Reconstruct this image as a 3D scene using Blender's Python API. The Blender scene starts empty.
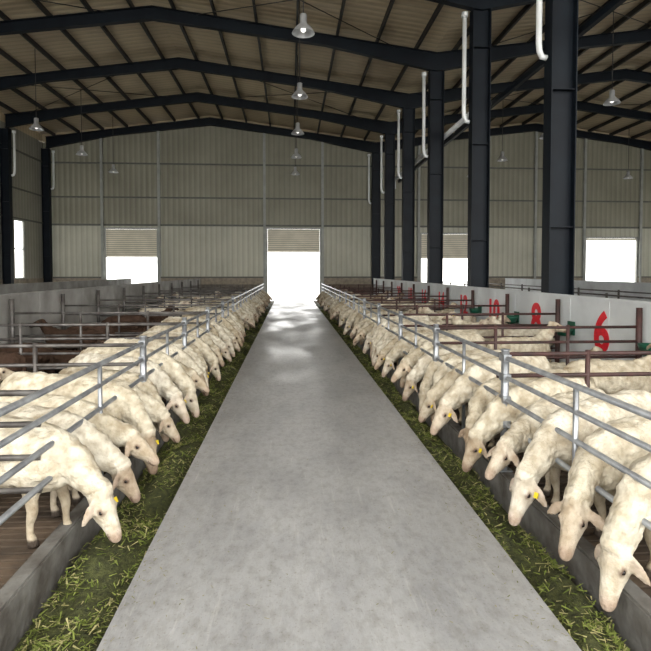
import bpy, bmesh, math, random
from mathutils import Vector, Matrix, noise
random.seed(7)
D=bpy.data
COL=bpy.context.scene.collection
scene=bpy.context.scene
scene.view_settings.view_transform='Standard'
scene.view_settings.exposure=0.4

# ------------------------------------------------------------ materials
def mat(name, col, rough=0.6, metal=0.0, noise_scale=None, col2=None, bump=0.0, bump_scale=None, spec=0.5, detail=4, stretch=(1,1,1), rough2=None):
    m=D.materials.new(name); m.use_nodes=True
    nt=m.node_tree; b=nt.nodes['Principled BSDF']
    b.inputs['Base Color'].default_value=(*col,1); b.inputs['Roughness'].default_value=rough
    b.inputs['Metallic'].default_value=metal
    b.inputs['Specular IOR Level'].default_value=spec
    if noise_scale:
        g=nt.nodes.new('ShaderNodeNewGeometry'); mp=nt.nodes.new('ShaderNodeMapping')
        mp.inputs['Scale'].default_value=stretch
        nt.links.new(g.outputs['Position'],mp.inputs['Vector'])
        n=nt.nodes.new('ShaderNodeTexNoise'); n.inputs['Scale'].default_value=noise_scale; n.inputs['Detail'].default_value=detail
        nt.links.new(mp.outputs['Vector'],n.inputs['Vector'])
        r=nt.nodes.new('ShaderNodeValToRGB'); r.color_ramp.elements[0].position=.33; r.color_ramp.elements[1].position=.67
        r.color_ramp.elements[0].color=(*(col2 or col),1); r.color_ramp.elements[1].color=(*col,1)
        nt.links.new(n.outputs['Fac'],r.inputs['Fac']); nt.links.new(r.outputs['Color'],b.inputs['Base Color'])
        if rough2 is not None:
            mr=nt.nodes.new('ShaderNodeMapRange'); mr.inputs['From Min'].default_value=.35; mr.inputs['From Max'].default_value=.65
            mr.inputs['To Min'].default_value=rough2; mr.inputs['To Max'].default_value=rough
            nt.links.new(n.outputs['Fac'],mr.inputs['Value']); nt.links.new(mr.outputs['Result'],b.inputs['Roughness'])
        if bump:
            n2=nt.nodes.new('ShaderNodeTexNoise'); n2.inputs['Scale'].default_value=bump_scale or noise_scale*4
            nt.links.new(mp.outputs['Vector'],n2.inputs['Vector'])
            bp=nt.nodes.new('ShaderNodeBump'); bp.inputs['Strength'].default_value=bump; bp.inputs['Distance'].default_value=.02
            nt.links.new(n2.outputs['Fac'],bp.inputs['Height']); nt.links.new(bp.outputs['Normal'],b.inputs['Normal'])
    return m

def add_layer(m,scale,lo,hi,c0,c1,stretch=(1,1,1),detail=6,rough_add=None):
    """multiply another noise layer (stains, scuffs) over the base colour"""
    nt=m.node_tree; b=nt.nodes['Principled BSDF']
    src=b.inputs['Base Color'].links[0].from_socket
    g=nt.nodes.new('ShaderNodeNewGeometry'); mp=nt.nodes.new('ShaderNodeMapping'); mp.inputs['Scale'].default_value=stretch
    nt.links.new(g.outputs['Position'],mp.inputs['Vector'])
    n=nt.nodes.new('ShaderNodeTexNoise'); n.inputs['Scale'].default_value=scale; n.inputs['Detail'].default_value=detail; n.inputs['Roughness'].default_value=.65
    nt.links.new(mp.outputs['Vector'],n.inputs['Vector'])
    r=nt.nodes.new('ShaderNodeValToRGB'); r.color_ramp.elements[0].position=lo; r.color_ramp.elements[1].position=hi
    r.color_ramp.elements[0].color=(*c0,1); r.color_ramp.elements[1].color=(*c1,1)
    nt.links.new(n.outputs['Fac'],r.inputs['Fac'])
    mx=nt.nodes.new('ShaderNodeMixRGB'); mx.blend_type='MULTIPLY'; mx.inputs['Fac'].default_value=1
    nt.links.new(src,mx.inputs['Color1']); nt.links.new(r.outputs['Color'],mx.inputs['Color2'])
    nt.links.new(mx.outputs['Color'],b.inputs['Base Color'])

def corrugated(name,col,col2,period=.3,axis='X',strength=.5,seam=None):
    m=mat(name,col,rough=.55,noise_scale=.5,col2=col2)
    nt=m.node_tree; b=nt.nodes['Principled BSDF']
    g=nt.nodes.new('ShaderNodeNewGeometry')
    w=nt.nodes.new('ShaderNodeTexWave'); w.wave_type='BANDS'; w.bands_direction=axis
    w.inputs['Scale'].default_value=2*math.pi/20/period
    nt.links.new(g.outputs['Position'],w.inputs['Vector'])
    bp=nt.nodes.new('ShaderNodeBump'); bp.inputs['Strength'].default_value=strength; bp.inputs['Distance'].default_value=.04
    nt.links.new(w.outputs['Fac'],bp.inputs['Height']); nt.links.new(bp.outputs['Normal'],b.inputs['Normal'])
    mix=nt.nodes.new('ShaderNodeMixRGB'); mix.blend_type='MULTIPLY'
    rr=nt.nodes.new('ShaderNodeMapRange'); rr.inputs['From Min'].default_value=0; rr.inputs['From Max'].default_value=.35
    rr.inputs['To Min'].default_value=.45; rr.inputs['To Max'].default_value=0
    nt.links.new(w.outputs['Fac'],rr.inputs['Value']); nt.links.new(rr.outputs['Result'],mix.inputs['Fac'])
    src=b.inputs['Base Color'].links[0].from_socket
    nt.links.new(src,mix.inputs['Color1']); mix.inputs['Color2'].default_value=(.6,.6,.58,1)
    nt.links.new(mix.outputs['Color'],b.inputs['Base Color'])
    return m

M_conc=mat('walkway_concrete',(.43,.43,.43),rough=.55,noise_scale=1.1,col2=(.34,.34,.34),bump=.3,bump_scale=30,detail=10,stretch=(1,.45,1),rough2=.28)
add_layer(M_conc,2.6,.32,.56,(.80,.80,.81),(1,1,1),(1.2,.5,1),10)
add_layer(M_conc,16,.30,.55,(.76,.75,.72),(1,1,1),(1,.6,1),6)
add_layer(M_conc,60,.30,.42,(.72,.69,.62),(1,1,1),(1,1,1),3)
add_layer(M_conc,9,.60,.72,(1,1,1),(1.22,1.21,1.19),(2.5,.18,1),4)
M_curb=mat('curb_concrete',(.20,.195,.18),rough=.8,noise_scale=5,col2=(.08,.07,.06),bump=.4)
M_trough=mat('trough_floor',(.06,.055,.04),rough=.9,noise_scale=9,col2=(.03,.03,.02))
M_earth=mat('pit_floor',(.06,.05,.04),rough=.9,noise_scale=3,col2=(.03,.025,.02))
M_slat=mat('bamboo_slat',(.15,.105,.07),rough=.75,noise_scale=4,col2=(.055,.04,.028),bump=.3)
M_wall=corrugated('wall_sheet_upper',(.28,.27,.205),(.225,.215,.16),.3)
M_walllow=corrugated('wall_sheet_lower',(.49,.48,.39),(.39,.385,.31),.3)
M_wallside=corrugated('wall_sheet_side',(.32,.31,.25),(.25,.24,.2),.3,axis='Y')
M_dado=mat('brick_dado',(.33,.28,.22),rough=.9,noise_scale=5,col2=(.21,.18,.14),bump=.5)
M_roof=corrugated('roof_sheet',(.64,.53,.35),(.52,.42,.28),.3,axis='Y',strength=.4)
M_navy=mat('navy_steel',(.006,.010,.015),rough=.55,noise_scale=2,col2=(.004,.006,.010),spec=.2)
M_purlin=mat('purlin_steel',(.04,.035,.03),rough=.6,noise_scale=3,col2=(.02,.02,.02))
M_girt=mat('girt_steel',(.11,.11,.09),rough=.6,noise_scale=3,col2=(.09,.09,.08))
M_post=mat('windpost_steel',(.33,.34,.31),rough=.5,noise_scale=3,col2=(.26,.27,.25))
M_galv=mat('galvanised_pipe',(.46,.48,.50),rough=.38,metal=.75,noise_scale=8,col2=(.26,.27,.29),spec=.6)
M_galvd=mat('worn_pipe',(.20,.19,.18),rough=.5,metal=.5,noise_scale=6,col2=(.07,.06,.055))
M_rust=mat('oxide_red_steel',(.075,.03,.026),rough=.6,noise_scale=7,col2=(.035,.02,.018))
M_board=mat('white_pen_board',(.76,.79,.80),rough=.6,noise_scale=1.6,col2=(.60,.62,.63),bump=.1)
M_boardl=mat('grey_pen_board',(.42,.41,.39),rough=.7,noise_scale=1.6,col2=(.24,.23,.21),bump=.1)
M_red=mat('red_paint',(.80,.012,.03),rough=.5,noise_scale=14,col2=(.65,.012,.025))
M_shut=mat('shutter_paint',(.78,.72,.58),rough=.5,noise_scale=2,col2=(.66,.61,.48))
M_pvc=mat('white_pvc',(.8,.82,.82),rough=.35,noise_scale=3,col2=(.7,.72,.72))
M_alu=mat('lamp_aluminium',(.7,.72,.74),rough=.3,metal=.6,noise_scale=5,col2=(.55,.56,.58))
M_green=mat('green_plastic',(.01,.10,.055),rough=.4,noise_scale=5,col2=(.008,.07,.04))
M_out=mat('outside_concrete',(.6,.6,.58),rough=.9,noise_scale=1,col2=(.5,.5,.48))
M_grass=mat('chopped_grass',(.09,.10,.03),rough=.8,noise_scale=25,col2=(.035,.038,.014),bump=.6)
M_hay=mat('dry_hay',(.34,.31,.17),rough=.9,noise_scale=20,col2=(.16,.17,.07))
M_bulb=D.materials.new('lamp_glow'); M_bulb.use_nodes=True
_b=M_bulb.node_tree.nodes['Principled BSDF']; _b.inputs['Emission Color'].default_value=(1,.97,.9,1); _b.inputs['Emission Strength'].default_value=1.2

def attr_mat(name,rough=.7,rnd=.10,bump=0.0,attr='col',noise_amt=.2,nscale=14):
    m=D.materials.new(name); m.use_nodes=True; nt=m.node_tree; b=nt.nodes['Principled BSDF']
    b.inputs['Roughness'].default_value=rough; b.inputs['Specular IOR Level'].default_value=.2
    a=nt.nodes.new('ShaderNodeAttribute'); a.attribute_name=attr
    oi=nt.nodes.new('ShaderNodeObjectInfo')
    tc=nt.nodes.new('ShaderNodeTexCoord')
    ramp=nt.nodes.new('ShaderNodeValToRGB')
    ramp.color_ramp.elements[0].color=(1-rnd*2.6,1-rnd*3.1,1-rnd*3.9,1); ramp.color_ramp.elements[1].color=(1.0,1.0,1.0,1)
    if rnd:
        e=ramp.color_ramp.elements.new(.45); e.color=(1-rnd*.8,1-rnd*1.0,1-rnd*1.5,1)
    nt.links.new(oi.outputs['Random'],ramp.inputs['Fac'])
    mx=nt.nodes.new('ShaderNodeMixRGB'); mx.blend_type='MULTIPLY'; mx.inputs['Fac'].default_value=1
    nt.links.new(a.outputs['Color'],mx.inputs['Color1']); nt.links.new(ramp.outputs['Color'],mx.inputs['Color2'])
    n=nt.nodes.new('ShaderNodeTexNoise'); n.inputs['Scale'].default_value=nscale; n.inputs['Detail'].default_value=6
    nt.links.new(tc.outputs['Object'],n.inputs['Vector'])
    r2=nt.nodes.new('ShaderNodeValToRGB'); r2.color_ramp.elements[0].position=.35; r2.color_ramp.elements[1].position=.6
    r2.color_ramp.elements[0].color=(1-noise_amt,1-noise_amt*1.15,1-noise_amt*1.35,1); r2.color_ramp.elements[1].color=(1,1,1,1)
    nt.links.new(n.outputs['Fac'],r2.inputs['Fac'])
    mx2=nt.nodes.new('ShaderNodeMixRGB'); mx2.blend_type='MULTIPLY'; mx2.inputs['Fac'].default_value=1
    nt.links.new(mx.outputs['Color'],mx2.inputs['Color1']); nt.links.new(r2.outputs['Color'],mx2.inputs['Color2'])
    nt.links.new(mx2.outputs['Color'],b.inputs['Base Color'])
    if bump:
        n3=nt.nodes.new('ShaderNodeTexNoise'); n3.inputs['Scale'].default_value=60; n3.inputs['Detail'].default_value=4
        nt.links.new(tc.outputs['Object'],n3.inputs['Vector'])
        bp=nt.nodes.new('ShaderNodeBump'); bp.inputs['Strength'].default_value=bump; bp.inputs['Distance'].default_value=.012
        nt.links.new(n3.outputs['Fac'],bp.inputs['Height']); nt.links.new(bp.outputs['Normal'],b.inputs['Normal'])
    return m
M_blade=attr_mat('grass_blade',rnd=0,noise_amt=0)
M_wool=attr_mat('sheep_wool',rough=.9,bump=.9,noise_amt=.30)
M_brown=attr_mat('brown_sheep_wool',rough=.9,bump=.7)
M_eye=mat('sheep_eye',(.015,.01,.008),rough=.15)
M_tag=mat('ear_tag_yellow',(.8,.6,.03),rough=.4)

# ------------------------------------------------------------ mesh helpers
class B:
    def __init__(s,name,mats): s.bm=bmesh.new(); s.name=name; s.mats=mats
    def box(s,x0,x1,y0,y1,z0,z1,mi=0):
        vs=[s.bm.verts.new(p) for p in [(x0,y0,z0),(x1,y0,z0),(x1,y1,z0),(x0,y1,z0),(x0,y0,z1),(x1,y0,z1),(x1,y1,z1),(x0,y1,z1)]]
        for f in [(0,3,2,1),(4,5,6,7),(0,1,5,4),(1,2,6,5),(2,3,7,6),(3,0,4,7)]:
            fc=s.bm.faces.new([vs[i] for i in f]); fc.material_index=mi
    def hexa(s,pts,mi=0):
        vs=[s.bm.verts.new(p) for p in pts]
        for f in [(0,3,2,1),(4,5,6,7),(0,1,5,4),(1,2,6,5),(2,3,7,6),(3,0,4,7)]:
            fc=s.bm.faces.new([vs[i] for i in f]); fc.material_index=mi
    def tube(s,pts,r,n=8,mi=0,caps=True):
        pts=[Vector(p) for p in pts]; rs=r if isinstance(r,(list,tuple)) else [r]*len(pts)
        rings=[]; prev=None
        for i,p in enumerate(pts):
            t=(pts[min(i+1,len(pts)-1)]-pts[max(i-1,0)]).normalized()
            ref=Vector((0,0,1)) if abs(t.z)<.9 else Vector((0,1,0))
            if prev is not None: ref=prev
            a=(ref-t*ref.dot(t)).normalized(); prev=a; b=t.cross(a)
            rings.append([s.bm.verts.new(p+(a*math.cos(2*math.pi*k/n)+b*math.sin(2*math.pi*k/n))*rs[i]) for k in range(n)])
        for i in range(len(rings)-1):
            for k in range(n):
                f=s.bm.faces.new([rings[i][k],rings[i][(k+1)%n],rings[i+1][(k+1)%n],rings[i+1][k]]); f.material_index=mi; f.smooth=True
        if caps:
            f=s.bm.faces.new(rings[0][::-1]); f.material_index=mi
            f=s.bm.faces.new(rings[-1]); f.material_index=mi
    def make(s,parent=None,loc=None):
        bmesh.ops.recalc_face_normals(s.bm,faces=s.bm.faces)
        me=D.meshes.new(s.name); s.bm.to_mesh(me); s.bm.free()
        for m in s.mats: me.materials.append(m)
        o=D.objects.new(s.name,me); COL.objects.link(o)
        if parent: o.parent=parent
        if loc: o.location=loc
        return o

# ------------------------------------------------------------ layout constants
YB=31.3; YF=-3.0
XL,XC,XR=-13.7,4.97,23.7
R1=(XL+XC)/2-.1; R2=(XC+XR)/2
EAVE=8.85; RIDGE=10.1
WL,WR=-.87,1.30
FL,FR=-1.45,1.76
PL,PR=-4.9,4.67
FRAMES=[YB-.2-4.27*k for k in range(8)]
def roofz(x):
    if x<XC:
        return EAVE+(RIDGE-EAVE)*(1-abs(x-R1)/((R1-XL) if x<R1 else (XC-R1)))
    return EAVE+(RIDGE-EAVE)*(1-abs(x-R2)/((R2-XC) if x<R2 else (XR-R2)))

# floors
b=B('floor',[M_earth,M_trough]); b.box(XL-.2,XR+.2,YF,YB+.2,-.4,-.25); b.make()
b=B('walkway',[M_conc])
ys=[YF+.01]+[1.0+ i*5.0 for i in range(0,6)]+[YB+.2]
for a,c in zip(ys[:-1],ys[1:]): b.box(WL,WR,a+.0025,c-.0025,-.25,0)
b.make()
b=B('outside_ground',[M_out]); b.box(-60,70,YB+.25,YB+60,-.4,-.05); b.box(-60,70,-40,YF-.05,-.4,-.05); b.make()
for nm,x0,x1 in (('feed_trough',FL+.06,WL-.005),('feed_trough',WR+.005,FR-.06)):
    b=B(nm,[M_trough]); b.box(x0,x1,YF+.02,YB-1,-.25,-.2); b.make()
for x in (FL,FR):
    b=B('trough_curb',[M_curb]); b.box(x-.055,x+.055,YF+.02,YB-1,-.25,.06)
    bmesh.ops.bevel(b.bm,geom=b.bm.edges[:],offset=.012,segments=2,affect='EDGES'); b.make()
def slats(x0,x1,y0=YF+.1,y1=YB-1.0):
    b=B('slatted_pen_floor',[M_slat]); y=y0
    while y<y1:
        b.box(x0,x1,y,y+.058,-.035,random.uniform(-.004,0)); y+=.083
    for k in range(4):
        xx=x0+.3+(x1-x0-.6)*k/3; b.box(xx-.04,xx+.04,y0,y1,-.25,-.036)
    b.make()
slats(PL+.06,FL-.065); slats(FR+.065,PR-.06)

# feed
def feed(x0,x1,thick_side):
    bm=bmesh.new(); nx=10
    rows=[]; y=1.0
    rnd=random.Random(int(abs(x0*100)))
    def hz(x,y):
        u=(x-x0)/(x1-x0)
        prof=math.sin(math.pi*min(1,max(0,u)))**.6
        return -.197+.11*prof*(0.6+1.3*noise.noise(Vector((x*3.2,y*1.3,0)))+.5*noise.noise(Vector((x*9,y*7,2))))
    while y<YB-1.2:
        row=[]
        for i in range(nx+1):
            x=x0+(x1-x0)*i/nx
            z=hz(x,y)+.012*noise.noise(Vector((x*30,y*30,3)))
            row.append(bm.verts.new((x,y,max(z,-.198))))
        rows.append(row); y+=.06 if y<12 else .15
    for r0,r1 in zip(rows[:-1],rows[1:]):
        for i in range(nx):
            f=bm.faces.new([r0[i],r0[i+1],r1[i+1],r1[i]]); f.smooth=True
    n=16000
    lay=bm.verts.layers.float_color.new('col')
    for k in range(n):
        t=rnd.random(); y=1.2+ (t**1.7)*24
        x=rnd.uniform(x0+.03,x1-.03)
        if noise.noise(Vector((x*5,y*2.2,7)))<-.05 and rnd.random()<.8: continue
        z=max(hz(x,y),-.19)+rnd.uniform(0,.026)
        L=rnd.uniform(.02,.06)*(1+y*.02); w=rnd.uniform(.0018,.0045)*(1+y*.09); a=rnd.uniform(0,math.pi*2); p=rnd.uniform(-.5,.5)
        d=Vector((math.cos(a)*math.cos(p),math.sin(a)*math.cos(p),math.sin(p)))*L/2
        s=Vector((-math.sin(a),math.cos(a),rnd.uniform(-.5,.5))).normalized()*w
        c=Vector((x,y,z+abs(d.z)))
        for q in (-1,1):
            if not (x0+.01<c.x+q*d.x<x1-.01): d.x*=.1
        vs=[bm.verts.new(c-d-s),bm.verts.new(c+d-s*.3),bm.verts.new(c+d+s*.3),bm.verts.new(c-d+s)]
        g=rnd.random()
        colr=(.13+.15*g,.17+.15*g,.035+.05*g,1) if g<.72 else (.40,.37,.17,1)
        for v in vs: v[lay]=colr
        f=bm.faces.new(vs); f.material_index=1
    me=D.meshes.new('chopped_grass_feed'); bm.to_mesh(me); bm.free(); me.materials.append(M_grass); me.materials.append(M_blade)
    o=D.objects.new('chopped_grass_feed',me); COL.objects.link(o)
feed(FL+.065,WL-.015,0); feed(WR+.015,FR-.065,1)
# loose bits of hay dropped on the walkway
bm=bmesh.new(); rr=random.Random(44)
for k in range(1500):
    y=1.5+rr.random()**1.5*22
    if rr.random()<.8:
        e=rr.expovariate(9); x=(WL+.01+e) if rr.random()<.5 else (WR-.01-e)
    else: x=rr.uniform(WL,WR)
    if not WL+.02<x<WR-.02: continue
    L=rr.uniform(.006,.03); w=rr.uniform(.001,.0025)*(1+y*.05); a=rr.uniform(0,6.28)
    dx,dy=math.cos(a)*L/2,math.sin(a)*L/2; sx,sy=-math.sin(a)*w,math.cos(a)*w
    z=rr.uniform(.002,.006)
    bm.faces.new([bm.verts.new(q) for q in ((x-dx-sx,y-dy-sy,z),(x+dx-sx,y+dy-sy,z+.002),(x+dx+sx,y+dy+sy,z+.002),(x-dx+sx,y-dy+sy,z))])
me=D.meshes.new('scattered_hay'); bm.to_mesh(me); bm.free(); me.materials.append(M_hay); COL.objects.link(D.objects.new('scattered_hay',me))

# ------------------------------------------------------------ building shell
opens=[(-10.45,-7.45,4.15,2.55),(-1.37,1.8,4.2,2.85),(7.6,10.7,3.95,2.5),(17.6,20.9,3.75,3.6)]
def back_wall():
    b=B('wall_back',[M_wall,M_walllow,M_dado])
    xs=sorted(set([XL-.2,R1,XC,R2,XR+.2]+[v for o in opens for v in o[:2]]+[XL]))
    y0,y1=YB,YB+.12
    for a,c in zip(xs[:-1],xs[1:]):
        mid=(a+c)/2; op=[o for o in opens if o[0]<=mid<=o[1]]
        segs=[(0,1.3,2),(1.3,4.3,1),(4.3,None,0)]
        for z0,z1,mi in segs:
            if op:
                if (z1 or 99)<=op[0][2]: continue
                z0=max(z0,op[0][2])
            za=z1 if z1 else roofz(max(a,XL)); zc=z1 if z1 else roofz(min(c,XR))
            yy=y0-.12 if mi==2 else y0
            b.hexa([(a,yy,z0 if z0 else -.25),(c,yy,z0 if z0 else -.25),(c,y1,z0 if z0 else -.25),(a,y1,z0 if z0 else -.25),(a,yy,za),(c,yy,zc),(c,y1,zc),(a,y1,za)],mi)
    b.make()
back_wall()
def side_wall(name,x,holes):
    b=B(name,[M_wallside,M_wallside,M_dado])
    ys=sorted(set([YF,YB]+[v for h in holes for v in h[:2]]))
    for a,c in zip(ys[:-1],ys[1:]):
        mid=(a+c)/2; h=[q for q in holes if q[0]<=mid<=q[1]]
        x0,x1=(x-.14,x-.02) if x<0 else (x+.02,x+.14)
        if h:
            b.box(x0,x1,a,c,h[0][3],EAVE); b.box(x0,x1,a,c,-.25,h[0][2],2)
        else:
            b.box(x0,x1,a,c,1.3,EAVE); b.box(x0-.05,x1+.05,a,c,-.25,1.3,2)
    b.make()
SW=[(28.0,29.0,1.3,4.3),(19.4,20.4,1.3,4.3),(10.8,11.8,1.3,4.3),(2,4,1.3,4.3)]
side_wall('wall_left',XL,SW)
side_wall('wall_right',XR,SW)
b=B('ceiling',[M_roof])
for a,c in ((XL-.3,R1),(R1,XC),(XC,R2),(R2,XR+.3)):
    za=roofz(max(a,XL)); zc=roofz(min(c,XR)); t=.08; dz=.42
    b.hexa([(a,YF,za+dz),(c,YF,zc+dz),(c,YB+.3,zc+dz),(a,YB+.3,za+dz),(a,YF,za+t+dz),(c,YF,zc+t+dz),(c,YB+.3,zc+t+dz),(a,YB+.3,za+t+dz)])
xs=[XL-.2,R1,XC,R2,XR+.2]
for a,c in zip(xs[:-1],xs[1:]):
    za=roofz(max(a,XL)); zc=roofz(min(c,XR))
    b.hexa([(a,YB,za),(c,YB,zc),(c,YB+.12,zc),(a,YB+.12,za),(a,YB,za+.42),(c,YB,zc+.42),(c,YB+.12,zc+.42),(a,YB+.12,za+.42)])
for x0,x1 in ((XL-.14,XL-.02),(XR+.02,XR+.14)): b.box(x0,x1,YF,YB,EAVE,EAVE+.42)
b.make()
b=B('roof_purlins',[M_purlin])
for (s,e) in ((XL,R1),(XC,R1),(XC,R2),(XR,R2)):
    n=7
    for i in range(n):
        x=s+(e-s)*(i+.5)/n; z=roofz(x if abs(x-XC)>1e-6 else x-.001)
        b.box(x-.035,x+.035,YF+.05,YB-.02,z+.235,z+.41)
for i in range(len(FRAMES)-1):
    if i%2==1:
        for (s,e) in ((XL,R1),(XC,R1),(XC,R2),(XR,R2)):
            xa=s+(e-s)*.15; xb=s+(e-s)*.85
            b.tube([(xa,FRAMES[i],roofz(xa)+.2),(xb,FRAMES[i+1],roofz(xb)+.2)],.015,5)
            b.tube([(xb,FRAMES[i],roofz(xb)+.2),(xa,FRAMES[i+1],roofz(xa)+.2)],.015,5)
b.make()
def ibeam(b,p,q,d0,d1,w=.2,tf=.02):
    (x0,y,z0),(x1,_,z1)=p,q
    def slab(za0,za1,zb0,zb1,w):
        b.hexa([(x0,y-w/2,za0),(x1,y-w/2,zb0),(x1,y+w/2,zb0),(x0,y+w/2,za0),(x0,y-w/2,za1),(x1,y-w/2,zb1),(x1,y+w/2,zb1),(x0,y+w/2,za1)])
    slab(z0-tf,z0,z1-tf,z1,w); slab(z0-d0,z0-d0+tf,z1-d1,z1-d1+tf,w); slab(z0-d0+tf,z0-tf,z1-d1+tf,z1-tf,.015)
for y in FRAMES:
    b=B('steel_roof_beam',[M_navy])
    for s,e in ((XL+.24,R1),(XC,R1),(XC+.001,R2),(XR-.24,R2)):
        m=s+(e-s)*.4
        z=lambda x: roofz(min(max(x,XL),XR))+.23
        ibeam(b,(s,y,z(s)),(m,y,z(m)),.62,.36); ibeam(b,(m,y,z(m)),(e,y,z(e)),.36,.42)
    b.make()
def hcol(x,y,top,dx=.5,dy=.3):
    b=B('steel_column',[M_navy])
    b.box(x-dx/2,x-dx/2+.02,y-dy/2,y+dy/2,-.25,top); b.box(x+dx/2-.02,x+dx/2,y-dy/2,y+dy/2,-.25,top); b.box(x-dx/2+.02,x+dx/2-.02,y-.01,y+.01,-.25,top)
    for z in (2.5,5.0,7.5): b.box(x-dx/2+.02,x+dx/2-.02,y-dy/2+.02,y-.01,z,z+.015)
    return b.make()
for y in FRAMES:
    hcol(XC,y,roofz(XC)-.36,.48,.3)
    hcol(XL+.22,y,EAVE-.38,.4,.28); hcol(XR-.22,y,EAVE-.38,.4,.28)
b=B('wall_wind_posts',[M_post])
for x in (-10.52,-7.38,-1.45,1.88,7.5,10.8,14.5,17.5,21.0):
    b.box(x-.07,x+.07,YB-.16,YB-.01,0,roofz(x)+.15)
b.make()
b=B('wall_girts',[M_girt])
for z in (5.85,7.75):
    b.box(XL,XR,YB-.07,YB-.005,z-.04,z+.04)
xs=[XL]+[v for o in opens for v in o[:2]]+[XR]
for z in (4.3,): b.box(XL,XR,YB-.07,YB-.005,z-.05,z+.05)
for x0,x1 in zip(xs[0::2],xs[1::2]): b.box(x0,x1,YB-.15,YB-.01,1.3,1.38)
for z in (4.35,5.85,7.75): b.box(XL-.02,XL+.04,YF+.1,YB-.1,z-.04,z+.04)
b.make()
for i,(x0,x1,top,bot) in enumerate(opens):
    e=D.objects.new('door_%d'%(i+1),None); COL.objects.link(e)
    b=B('frame',[M_post])
    b.box(x0,x0+.08,YB-.05,YB+.12,0,top); b.box(x1-.08,x1,YB-.05,YB+.12,0,top); b.box(x0+.08,x1-.08,YB-.05,YB+.12,top-.08,top); b.make(e)
    b=B('roller_shutter',[M_shut,M_girt]); z=bot
    b.box(x0+.09,x1-.09,YB+.0,YB+.06,bot-.06,bot)
    while z<top-.1:
        h=min(.11,top-.09-z); b.box(x0+.09,x1-.09,YB+.01,YB+.05,z,z+h*.82); b.box(x0+.09,x1-.09,YB+.03,YB+.045,z+h*.82,z+h,1); z+=.11
    b.make(e)
for i,(y0,y1,_a,_b2) in enumerate(SW):
    b=B('window_%d'%(i+1),[M_post])
    for (a,c,z0,z1) in ((y0,y0+.05,1.3,4.3),(y1-.05,y1,1.3,4.3),(y0,y1,1.3,1.36),(y0,y1,4.24,4.3),(y0,y1,2.8,2.85)):
        b.box(XL-.12,XL-.04,a,c,z0,z1)
    b.make()

# ------------------------------------------------------------ rain pipes / conduit
for y in FRAMES:
    b=B('rain_downpipe',[M_pvc])
    x=XC-.42
    b.tube([(x,y,8.35),(x,y,5.9),(x+.015,y,5.72),(x+.06,y,5.62),(x+.15,y,5.6)],.055,10); b.tube([(x,y,8.3),(x,y,8.42)],.085,10); b.make()
    b=B('rain_downpipe',[M_pvc]); x=XL+.62
    b.tube([(x,y,8.3),(x,y,6.5),(x-.015,y,6.35),(x-.05,y,6.27),(x-.14,y,6.25)],.055,10); b.tube([(x,y,8.25),(x,y,8.36)],.085,10); b.make()
b=B('overhead_pipe',[M_pvc,M_navy])
b.tube([(5.35,14.6,6.35),(5.35,27.4,6.35)],.085,10); b.tube([(5.35,27.4,6.35),(5.35,27.5,6.3),(5.35,27.5,5.9)],.07,10)
b.box(5.5,5.6,6,27.4,6.2,6.32,1)
b.make()

# ------------------------------------------------------------ high-bay lamps
def lamp(x,y,z):
    b=B('high_bay_lamp',[M_alu,M_bulb,M_purlin])
    n=20
    prof=[(.03,.42),(.075,.40),(.08,.22),(.10,.19),(.17,.12),(.235,.03),(.25,0)]
    rings=[[b.bm.verts.new((r*math.cos(2*math.pi*k/n),r*math.sin(2*math.pi*k/n),h)) for k in range(n)] for r,h in prof]
    for i in range(len(rings)-1):
        for k in range(n):
            f=b.bm.faces.new([rings[i][k],rings[i][(k+1)%n],rings[i+1][(k+1)%n],rings[i+1][k]]); f.smooth=True
    b.bm.faces.new(rings[0])
    b.tube([(0,0,.2),(0,0,.06),(0,0,.02)],[.04,.06,.02],10,1)
    b.tube([(0,0,.4),(0,0,roofz(x)+.3-z)],.012,6,2)
    o=b.make(loc=(x,y,z)); 
for x in (-9.2,.3,9.9,18.8):
    for y in (11.9,16.2,20.5,24.8,29.1): lamp(x,y,6.85)

# ------------------------------------------------------------ fences
RAILS=(.99,.83,.65,.45)
def fence(x,thick,thin,m):
    b=B('pipe_fence',[m])
    for z in RAILS: b.tube([(x,YF+.2,z),(x,YB-1.3,z)],.018 if z<.9 else .021,8)
    for y in thick:
        b.tube([(x,y,.061),(x,y,1.05)],.032,10); b.tube([(x,y,1.05),(x,y,1.06)],.038,10); b.box(x-.05,x+.05,y-.06,y+.06,.061,.071)
        for z in RAILS: b.box(x-.032,x+.032,y-.05,y+.05,z-.028,z+.028)
    for y in thin: b.tube([(x,y,.061),(x,y,1.0)],.018,8)
    b.make()
TR=[0.1,2.2]+[4.3+2.1*k for k in range(13)]
TL=[-.88,1.22]+[5.42+2.1*k for k in range(12)]
fence(FR,[t for t in TR if t<YB-1.3],[1.1,3.2]+[5.35+2.1*k for k in range(12)],M_galv)
fence(FL,[t for t in TL if t<YB-1.3],[2.3,4.2]+[6.47+2.1*k for k in range(11)],M_galv)
def divider(xa,xb,y,m,h=(.97,.78,.58,.38),name='pen_divider_gate'):
    b=B(name,[m])
    for z in h: b.tube([(xa,y,z),(xb,y,z)],.019,7)
    for x in (xb,xb+(xa-xb)*.35,xb+(xa-xb)*.7):
        b.tube([(x,y,0),(x,y,max(h)+ (.25 if x==xb else .03))],.022 if x!=xb else .04,7)
    b.make()
for y in [2.5,4.6]+[6.75+2.15*k for k in range(11)]:
    if y<YB-1.5: divider(FR+.05,PR-.12,y,M_rust)
for y in TL+[3.32]:
    if y<YB-1.5: divider(FL-.05,PL+.12,y,M_galvd)

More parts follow.
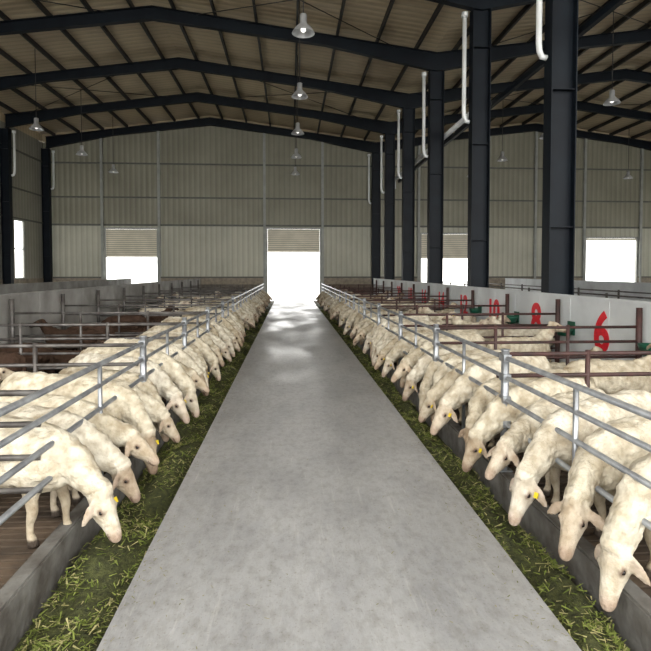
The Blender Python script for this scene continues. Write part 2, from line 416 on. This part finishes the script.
def board(x,m,name,h=1.26):
    b=B(name,[m,M_purlin]); y=1.0
    while y<YB-1.5:
        y2=min(y+1.1,YB-1.4)
        b.box(x-.02,x+.02,y+.008,y2-.008,.02,h); b.box(x-.026,x+.026,y-.025,y+.02,0,h+.015,0)
        y=y2
    b.box(x-.035,x+.035,1.0,YB-1.4,h,h+.04,0); b.box(x-.05,x+.05,1,YB-1.4,-.25,0.02,0)
    return b.make()
board(PR,M_board,'pen_board_wall'); board(PL,M_boardl,'pen_board_wall')
board(-8.6,M_boardl,'pen_board_wall'); board(12.2,M_board,'pen_board_wall'); 
for k,y in enumerate([5.6+2.15*i for i in range(9)]):
    cu=D.curves.new('pen_number','FONT'); cu.body=str(4+2*k); cu.size=.82 if k<3 else .72; cu.extrude=.004; cu.align_x='CENTER'; cu.align_y='CENTER'; cu.offset=.022
    cu.materials.append(M_red); o=D.objects.new('pen_number',cu); COL.objects.link(o)
    o.location=(PR-.032,y,.76); o.rotation_euler=(math.pi/2,0,-math.pi/2)
for x in (7.9,9.6,-6.6,-11.0,15.4,17):
    b=B('pipe_fence',[M_galvd])
    for z in (1.1,.85,.6,.35): b.tube([(x,2,z),(x,YB-1.6,z)],.02,6)
    y=2.0
    while y<YB-1.6: b.tube([(x,y,-.25),(x,y,1.15)],.03,6); y+=2.2
    b.make()
for (x,y) in ((PR-.165,8.6),(PR-.165,10.75),(PR-.165,6.45),(PR-.165,12.9)):
    b=B('green_water_bowl',[M_green]); n=16
    prof=[(.02,-.12),(.09,-.11),(.13,0),(.135,.03),(.12,.03),(.08,-.08),(.01,-.09)]
    rings=[[b.bm.verts.new((r*math.cos(2*math.pi*k/n),r*math.sin(2*math.pi*k/n)*1.3,h)) for k in range(n)] for r,h in prof]
    for i in range(len(rings)-1):
        for k in range(n):
            f=b.bm.faces.new([rings[i][k],rings[i][(k+1)%n],rings[i+1][(k+1)%n],rings[i+1][k]]); f.smooth=True
    b.bm.faces.new(rings[0]); b.bm.faces.new(rings[-1])
    b.box(.11,.135,-.1,.1,-.1,.12); b.make(loc=(x,y,.75))

# ------------------------------------------------------------ sheep
def loft(bm,st,n=18):
    rings=[]
    for i,(c,hw,hh) in enumerate(st):
        c=Vector(c)
        t=(Vector(st[min(i+1,len(st)-1)][0])-Vector(st[max(i-1,0)][0])).normalized()
        side=Vector((0,1,0)); side=(side-t*side.dot(t))
        if side.length<.2: side=Vector((1,0,0))-t*t.x
        side.normalize(); up=t.cross(side)
        rings.append([bm.verts.new(c+side*hw*math.cos(2*math.pi*k/n)+up*hh*math.sin(2*math.pi*k/n)) for k in range(n)])
    for i in range(len(rings)-1):
        for k in range(n): bm.faces.new([rings[i][k],rings[i][(k+1)%n],rings[i+1][(k+1)%n],rings[i+1][k]])
    bm.faces.new(rings[0][::-1]); bm.faces.new(rings[-1])

def sheep_mesh(name,mode='graze',yaw=0,drop=0,woolmat=None,palette='white',seed=0,tag=True,fat=1.0,face=0,voxel=.0105):
    rnd=random.Random(seed)
    lie=(mode=='lie')
    if lie: mode='up'
    bm=bmesh.new()
    tr=[((-1.20,0,.56),.03,.05),((-1.175,0,.56),.09,.11),((-1.10,0,.555),.14,.165),((-.98,0,.545),.165,.185),((-.84,0,.53),.172,.195),
             ((-.66,0,.505),.19,.215),((-.50,0,.49),.188,.222),((-.36,0,.49),.165,.215),((-.24,0,.495),.14,.19),((-.15,0,.49),.11,.14),((-.10,0,.48),.06,.08)]
    loft(bm,[((c[0],0,c[2]-(fat-1)*.10),w*(1+(fat-1)*(1 if -1<c[0]<-.3 else .4)),h*(1+(fat-1)*.5*(1 if -1<c[0]<-.3 else .4))) for c,w,h in tr],22)
    if mode=='graze':
        neck=[((-.36,0,.55),.10,.15),((-.22,0,.53),.10,.14),((-.10,0,.47),.085,.115),((.0,0,.41),.072,.095),((.08,0,.36),.064,.08),((.13,0,.325),.055,.062)]
        P=Vector((.085,0,.355)); d=Vector((.52,0,-.85)).normalized()
    else:
        neck=[((-.36,0,.54),.11,.16),((-.24,0,.60),.10,.15),((-.14,0,.68),.08,.115),((-.06,0,.77),.068,.09),((-.01,0,.845),.06,.07),((.01,0,.87),.04,.05)]
        P=Vector((-.04,0,.89)); d=Vector((.9,0,-.42)).normalized()
    loft(bm,neck,18)
    nrm=Vector((-d.z,0,d.x))
    if nrm.z<0: nrm=-nrm
    def H(t,l,u): return P+d*t+Vector((0,l,0))+nrm*u
    hs=[(-.03,.03,.035,-.005),(0,.05,.056,-.005),(.04,.061,.07,-.008),(.09,.063,.076,-.012),(.13,.054,.07,-.010),(.17,.045,.058,-.002),(.21,.040,.049,.003),(.245,.038,.043,.003),(.27,.034,.037,-.001),(.288,.023,.025,-.005),(.294,.010,.012,-.008)]
    loft(bm,[(H(t,0,o),w,h) for t,w,h,o in hs],18)
    ea=rnd.uniform(-.12,.12)
    for s in (1,-1):
        loft(bm,[(H(.07,s*.045,.028),.012,.012),(H(.095,s*.052,.030),.017,.015),(H(.12,s*.045,.026),.010,.010)],8)
        loft(bm,[(H(.05,s*.035,-.04),.015,.02),(H(.09,s*.04,-.045),.022,.028),(H(.14,s*.026,-.038),.014,.018)],10)
        e0=H(.015,s*.045,.005); ed=(Vector((0,s*(.70+ea),0))+d*(.66-ea)-nrm*.22).normalized()
        er=[(0,.018,.012),(.03,.026,.012),(.07,.036,.011),(.105,.030,.010),(.135,.016,.009),(.15,.006,.005)]
        rings=[]; t=ed; up=(nrm-t*nrm.dot(t)).normalized(); sd=t.cross(up)
        for q,wd,th in er:
            c=e0+ed*q-nrm*(q*q*1.6)
            rings.append([bm.verts.new(c+sd*wd*math.cos(2*math.pi*k/10)+up*th*math.sin(2*math.pi*k/10)) for k in range(10)])
        for i in range(len(rings)-1):
            for k in range(10): bm.faces.new([rings[i][k],rings[i][(k+1)%10],rings[i+1][(k+1)%10],rings[i+1][k]])
        bm.faces.new(rings[0][::-1]); bm.faces.new(rings[-1])
        if lie:
            # folded legs: forearm forward, cannon tucked back ; thigh bulge with shank along the ground
            loft(bm,[((-.36,s*.10,.44),.06,.09),((-.28,s*.13,.36),.05,.065),((-.17,s*.14,.31),.034,.04),((-.12,s*.14,.29),.028,.03)],12)
            loft(bm,[((-.12,s*.14,.29),.026,.026),((-.20,s*.15,.283),.022,.022),((-.30,s*.155,.283),.024,.022),((-.34,s*.155,.283),.026,.02)],10)
            loft(bm,[((-1.02,s*.11,.50),.08,.13),((-.93,s*.16,.42),.075,.12),((-.84,s*.185,.35),.05,.08),((-.80,s*.19,.31),.035,.04)],12)
            loft(bm,[((-1.05,s*.17,.30),.03,.035),((-.92,s*.19,.285),.026,.026),((-.78,s*.19,.283),.022,.022),((-.68,s*.19,.281),.027,.022)],10)
            continue
        j=rnd.uniform(-.07,.04)
        y=s*.105
        loft(bm,[((-.33,s*.09,.52),.06,.10),((-.31,s*.105,.42),.062,.09),((-.33,y,.34),.045,.062),((-.31+j*.3,y,.27),.034,.042),((-.29+j*.6,y,.205),.030,.034),((-.29+j*.8,y,.18),.029,.032),((-.295+j,y,.13),.021,.023),((-.295+j,y,.075),.021,.023),((-.285+j,y,.05),.026,.028),((-.275+j,y,.03),.029,.032),((-.268+j,y,.002),.032,.038)],12)
        j=rnd.uniform(-.07,.07); y=s*.115
        loft(bm,[((-1.0,s*.085,.56),.07,.13),((-.98,s*.11,.47),.075,.135),((-.955+j*.3,y,.39),.058,.10),((-.99+j*.6,y,.32),.04,.062),((-1.045+j,y,.265),.029,.04),((-1.075+j,y,.225),.028,.034),((-1.07+j,y,.18),.023,.027),((-1.06+j,y,.12),.021,.023),((-1.055+j,y,.07),.022,.024),((-1.045+j,y,.045),.027,.029),((-1.03+j,y,.002),.031,.038)],12)
    loft(bm,[((-1.15,0,.66),.03,.02),((-1.20,0,.62),.04,.03),((-1.225,0,.54),.042,.028),((-1.22,0,.44),.034,.024),((-1.21,0,.36),.016,.014)],10)
    bmesh.ops.recalc_face_normals(bm,faces=bm.faces)
    me=D.meshes.new('tmp'); bm.to_mesh(me); bm.free()
    o=D.objects.new('tmp',me); COL.objects.link(o)
    md=o.modifiers.new('r','REMESH'); md.mode='VOXEL'; md.voxel_size=voxel; md.use_smooth_shade=True
    ms=o.modifiers.new('s','SMOOTH'); ms.factor=.5; ms.iterations=4
    dg=bpy.context.evaluated_depsgraph_get(); dg.update()
    m2=D.meshes.new_from_object(o.evaluated_get(dg)); D.objects.remove(o)
    bm=bmesh.new(); bm.from_mesh(m2); D.meshes.remove(m2)
    bm.normal_update()
    lay=bm.verts.layers.float_color.new('col')
    W=Vector((.80,.75,.635)); 
    skin=[Vector((.66,.57,.46)),Vector((.48,.38,.28)),Vector((.72,.66,.56))][face]; pink=[Vector((.44,.32,.25)),Vector((.27,.18,.14)),Vector((.52,.38,.31))][face]
    dirty=Vector((.40,.33,.23)); leg=Vector((.50,.43,.33)); hoof=Vector((.07,.055,.045))
    if palette=='brown':
        W=Vector((.075,.045,.032)); skin=Vector((.05,.035,.025)); pink=Vector((.03,.022,.02)); dirty=Vector((.05,.032,.022)); leg=Vector((.05,.033,.025))
    off=Vector((seed*3.1,0,0))
    def ss(a,b,x):
        x=max(0,min(1,(x-a)/(b-a))); return x*x*(3-2*x)
    for f in bm.faces: f.smooth=True
    for v in bm.verts:
        p=v.co; r=p-P; t=r.dot(d); u=r.dot(nrm); l=abs(p.y)
        inhead=ss(-.02,.035,t)*(1 if (l<.2 and abs(u)<.12) else 0)
        if mode=='graze' and p.x<-.02: inhead=0
        if mode!='graze' and (p.z<.66 or p.x<-.15): inhead=0
        c=W.copy()
        nz=noise.noise(p*5+off)
        nz2=noise.noise(p*15+off)
        c=c.lerp(dirty,max(0,min(.85,.5*nz+.45*nz2+.10+ss(.50,.26,p.z)*.6+ss(-.95,-1.2,p.x)*.3)) if not inhead else 0)
        if p.z<.34 and p.x<-.2: c=c.lerp(leg,ss(.34,.27,p.z))
        if p.z<.055 and p.x<-.2: c=c.lerp(hoof,ss(.055,.042,p.z))
        if inhead:
            c=c.lerp(skin,min(1,inhead*(.85+.3*nz)))
            c=c.lerp(pink,ss(.19,.27,t)*.75)
            if l>.062: c=c.lerp(pink,.45*ss(.062,.09,l))
            de=math.sqrt((t-.10)**2+(u-.018)**2)
            if l>.04: c=c.lerp(Vector((.22,.14,.11)),ss(.028,.014,de)*.85)
            if t>.225: c=c.lerp(Vector((.14,.08,.07)),ss(.009,.003,abs(u+.014))*.85)
        v[lay]=(*c,1)
        wool=(1-inhead)*ss(.27,.36,p.z) if p.x<-.2 else (1-inhead)
        if wool>0:
            dv=noise.noise(p*11+off)*.014+noise.noise(p*30+off)*.009
            v.co=p+v.normal*dv*wool
    def ball(c,r,mi,sc=(1,1,1)):
        g=bmesh.ops.create_uvsphere(bm,u_segments=10,v_segments=8,radius=r,matrix=Matrix.Translation(c)@Matrix.Diagonal((*sc,1)))
        for v in g['verts']:
            v[lay]=(.02,.015,.01,1)
            for f in v.link_faces: f.material_index=mi; f.smooth=True
    for s in (1,-1):
        ball(H(.10,s*.056,.016),.0125,1)
        ball(H(.278,s*.014,.014),.006,1)
    if tag:
        e0=H(.055,.095,-.012)+nrm*.015
        g=bmesh.ops.create_cube(bm,size=1,matrix=Matrix.Translation(e0+d*.025)@Matrix.Rotation(math.atan2(d.x,-d.z)*-1,4,'Y')@Matrix.Diagonal((.006,.026,.032,1)))
        for v in g['verts']:
            v[lay]=(.8,.6,.05,1)
            for f in v.link_faces: f.material_index=2
    for v in bm.verts:
        p=v.co
        if mode=='graze':
            w=ss(-.22,.06,p.x)
            if w>0:
                a=yaw*w; x=p.x+.18; y=p.y
                p.x=-.18+x*math.cos(a)-y*math.sin(a); p.y=x*math.sin(a)+y*math.cos(a)
                a=drop*w; x=p.x+.15; z=p.z-.47
                p.x=-.15+x*math.cos(a)+z*math.sin(a); p.z=.47-x*math.sin(a)+z*math.cos(a)
        else:
            w=ss(.66,.84,p.z)*(1 if p.x>-.3 else 0)
            a=yaw*w; x=p.x+.05; y=p.y
            p.x=-.05+x*math.cos(a)-y*math.sin(a); p.y=x*math.sin(a)+y*math.cos(a)
    if lie:
        mz=min(v.co.z for v in bm.verts)
        for v in bm.verts: v.co.z-=mz
    me=D.meshes.new(name); bm.to_mesh(me); bm.free()
    me.materials.append(woolmat or M_wool); me.materials.append(M_eye); me.materials.append(M_tag)
    return me
GR=[sheep_mesh('sheep_a',yaw=.0,drop=.14,seed=1,face=2),
    sheep_mesh('sheep_b',yaw=.34,drop=.04,seed=2,tag=False,fat=1.08),
    sheep_mesh('sheep_c',yaw=-.3,drop=.22,seed=3,fat=.95,face=1),
    sheep_mesh('sheep_d',yaw=.15,drop=.28,seed=4,tag=False,fat=1.12,face=2),
    sheep_mesh('sheep_e',yaw=-.12,drop=.0,seed=5),
    sheep_mesh('sheep_f',yaw=.45,drop=.18,seed=15,fat=1.05,face=1,tag=False),
    sheep_mesh('sheep_g',yaw=-.42,drop=.10,seed=16,fat=.93,face=2),
    sheep_mesh('sheep_h',yaw=.06,drop=-.28,seed=17,tag=False,face=0)]
UP=[sheep_mesh('sheep_up_a',mode='up',yaw=.5,seed=6,voxel=.013),sheep_mesh('sheep_up_b',mode='up',yaw=-.6,seed=7,tag=False,voxel=.013)]
LY=[sheep_mesh('sheep_lying',mode='lie',yaw=.5,seed=21,voxel=.013,tag=False)]
BR=[sheep_mesh('brown_sheep_a',mode='up',yaw=.4,seed=8,palette='brown',woolmat=M_brown,tag=False,voxel=.013),sheep_mesh('brown_sheep_b',mode='graze',yaw=-.2,drop=-.1,seed=9,palette='brown',woolmat=M_brown,tag=False,voxel=.013),
    sheep_mesh('brown_sheep_lying',mode='lie',yaw=-.4,seed=22,palette='brown',woolmat=M_brown,tag=False,voxel=.013)]
def put(me,x,y,rot,s=1,name='sheep',z=0.002):
    o=D.objects.new(name,me); COL.objects.link(o); o.location=(x,y,z); o.rotation_euler=(0,0,rot); o.scale=(s,s,s); return o
rnd=random.Random(11)
def order(r):
    out=[]; 
    while len(out)<90:
        p=list(range(8)); r.shuffle(p)
        if out and p[0]==out[-1]: p=p[1:]+p[:1]
        out+=p
    return out
oL=order(random.Random(3)); oR=order(random.Random(5))
y=3.36; k=0
while y<YB-2.2:
    al=math.radians(rnd.uniform(13,30)); s=rnd.uniform(.97,1.12)
    put(GR[oL[k]],FL+.17+rnd.uniform(-.06,.06),y,-al,s); y+=rnd.uniform(.36,.45); k+=1
    if rnd.random()<.06: y+=.3
y=2.62; k=0
while y<YB-2.2:
    al=math.radians(rnd.uniform(13,30)); s=rnd.uniform(.97,1.12)
    put(GR[oR[k+1]],FR-.13-rnd.uniform(-.05,.05),y,math.pi+al,s); y+=rnd.uniform(.36,.45); k+=1
    if rnd.random()<.07 and y>5: y+=.35
# animals inside the right pens
put(UP[0],4.15,5.75,math.radians(6)); put(UP[1],4.0,8.0,math.radians(20)); put(UP[0],4.05,10.0,math.radians(10),.95)
for i,(x,y,r) in enumerate([(4.3,7.25,8),(3.6,9.4,175),(3.2,10.5,170),(4.2,11.5,5),(3.2,12.6,172),(4.2,13.6,-6),(3.3,14.7,180),(4.2,15.7,8),(3.2,16.9,176),(4.2,18.0,-4),(3.2,19.1,178),(4.2,20.2,5),(3.2,21.4,180),(4.1,22.6,5)]):
    put((LY[0],UP[1],UP[0])[i%3],x,y,math.radians(r),.96)
# animals inside the left pens
for x,y,r,i in ((-3.3,7.2,186,0),(-4.45,7.0,84,2),(-3.6,8.3,172,1),(-3.5,9.1,8,2),(-4.2,10.2,176,0),(-3.4,11.1,170,1),(-3.3,12.4,-6,2),(-4.2,13.3,180,1),(-3.2,14.3,5,0)):
    put(BR[i],x if r<90 or r==84 else x-.9+.0,y,math.radians(r),.88,name='brown_sheep') if False else put(BR[i],(-3.1 if abs(r)<45 else (x if r==84 else -4.55+.0)),y,math.radians(r),.88,name='brown_sheep')
for i,(y,r) in enumerate([(15.4,5),(16.6,178),(17.6,0),(18.8,182),(19.9,4),(21.0,178),(22.4,3),(23.8,180)]):
    put((UP[0],LY[0],UP[1])[i%3],-3.0 if abs(r)<45 else -4.35,y,math.radians(r),.96)
# front-left empty pens: a few resting ewes
put(LY[0],-3.25,6.2,math.radians(-4),.95); put(BR[2],-3.3,4.75,math.radians(5),.9,name='brown_sheep')

# ------------------------------------------------------------ light
w=D.worlds.new('World'); scene.world=w; w.use_nodes=True
bg=w.node_tree.nodes['Background']
sky=w.node_tree.nodes.new('ShaderNodeTexSky'); sky.sky_type='HOSEK_WILKIE'; sky.turbidity=7; sky.sun_direction=(0.2,-.5,.85); sky.ground_albedo=.6
mix=w.node_tree.nodes.new('ShaderNodeMixRGB'); mix.inputs['Fac'].default_value=.88; mix.inputs['Color2'].default_value=(1,.985,.945,1)
w.node_tree.links.new(sky.outputs['Color'],mix.inputs['Color1']); w.node_tree.links.new(mix.outputs['Color'],bg.inputs['Color'])
bg.inputs['Strength'].default_value=4.5

# ------------------------------------------------------------ camera
cd=D.cameras.new('camera'); cam=D.objects.new('camera',cd); COL.objects.link(cam); scene.camera=cam
f=540; cd.sensor_width=36; cd.lens=f/651*36; cd.clip_end=300
pitch=2.0
cam.location=(0,0,1.7); cam.rotation_euler=(math.radians(90-pitch),0,math.radians(-3.76))
cd.shift_y=-(54.5-f*math.tan(math.radians(pitch)))/651
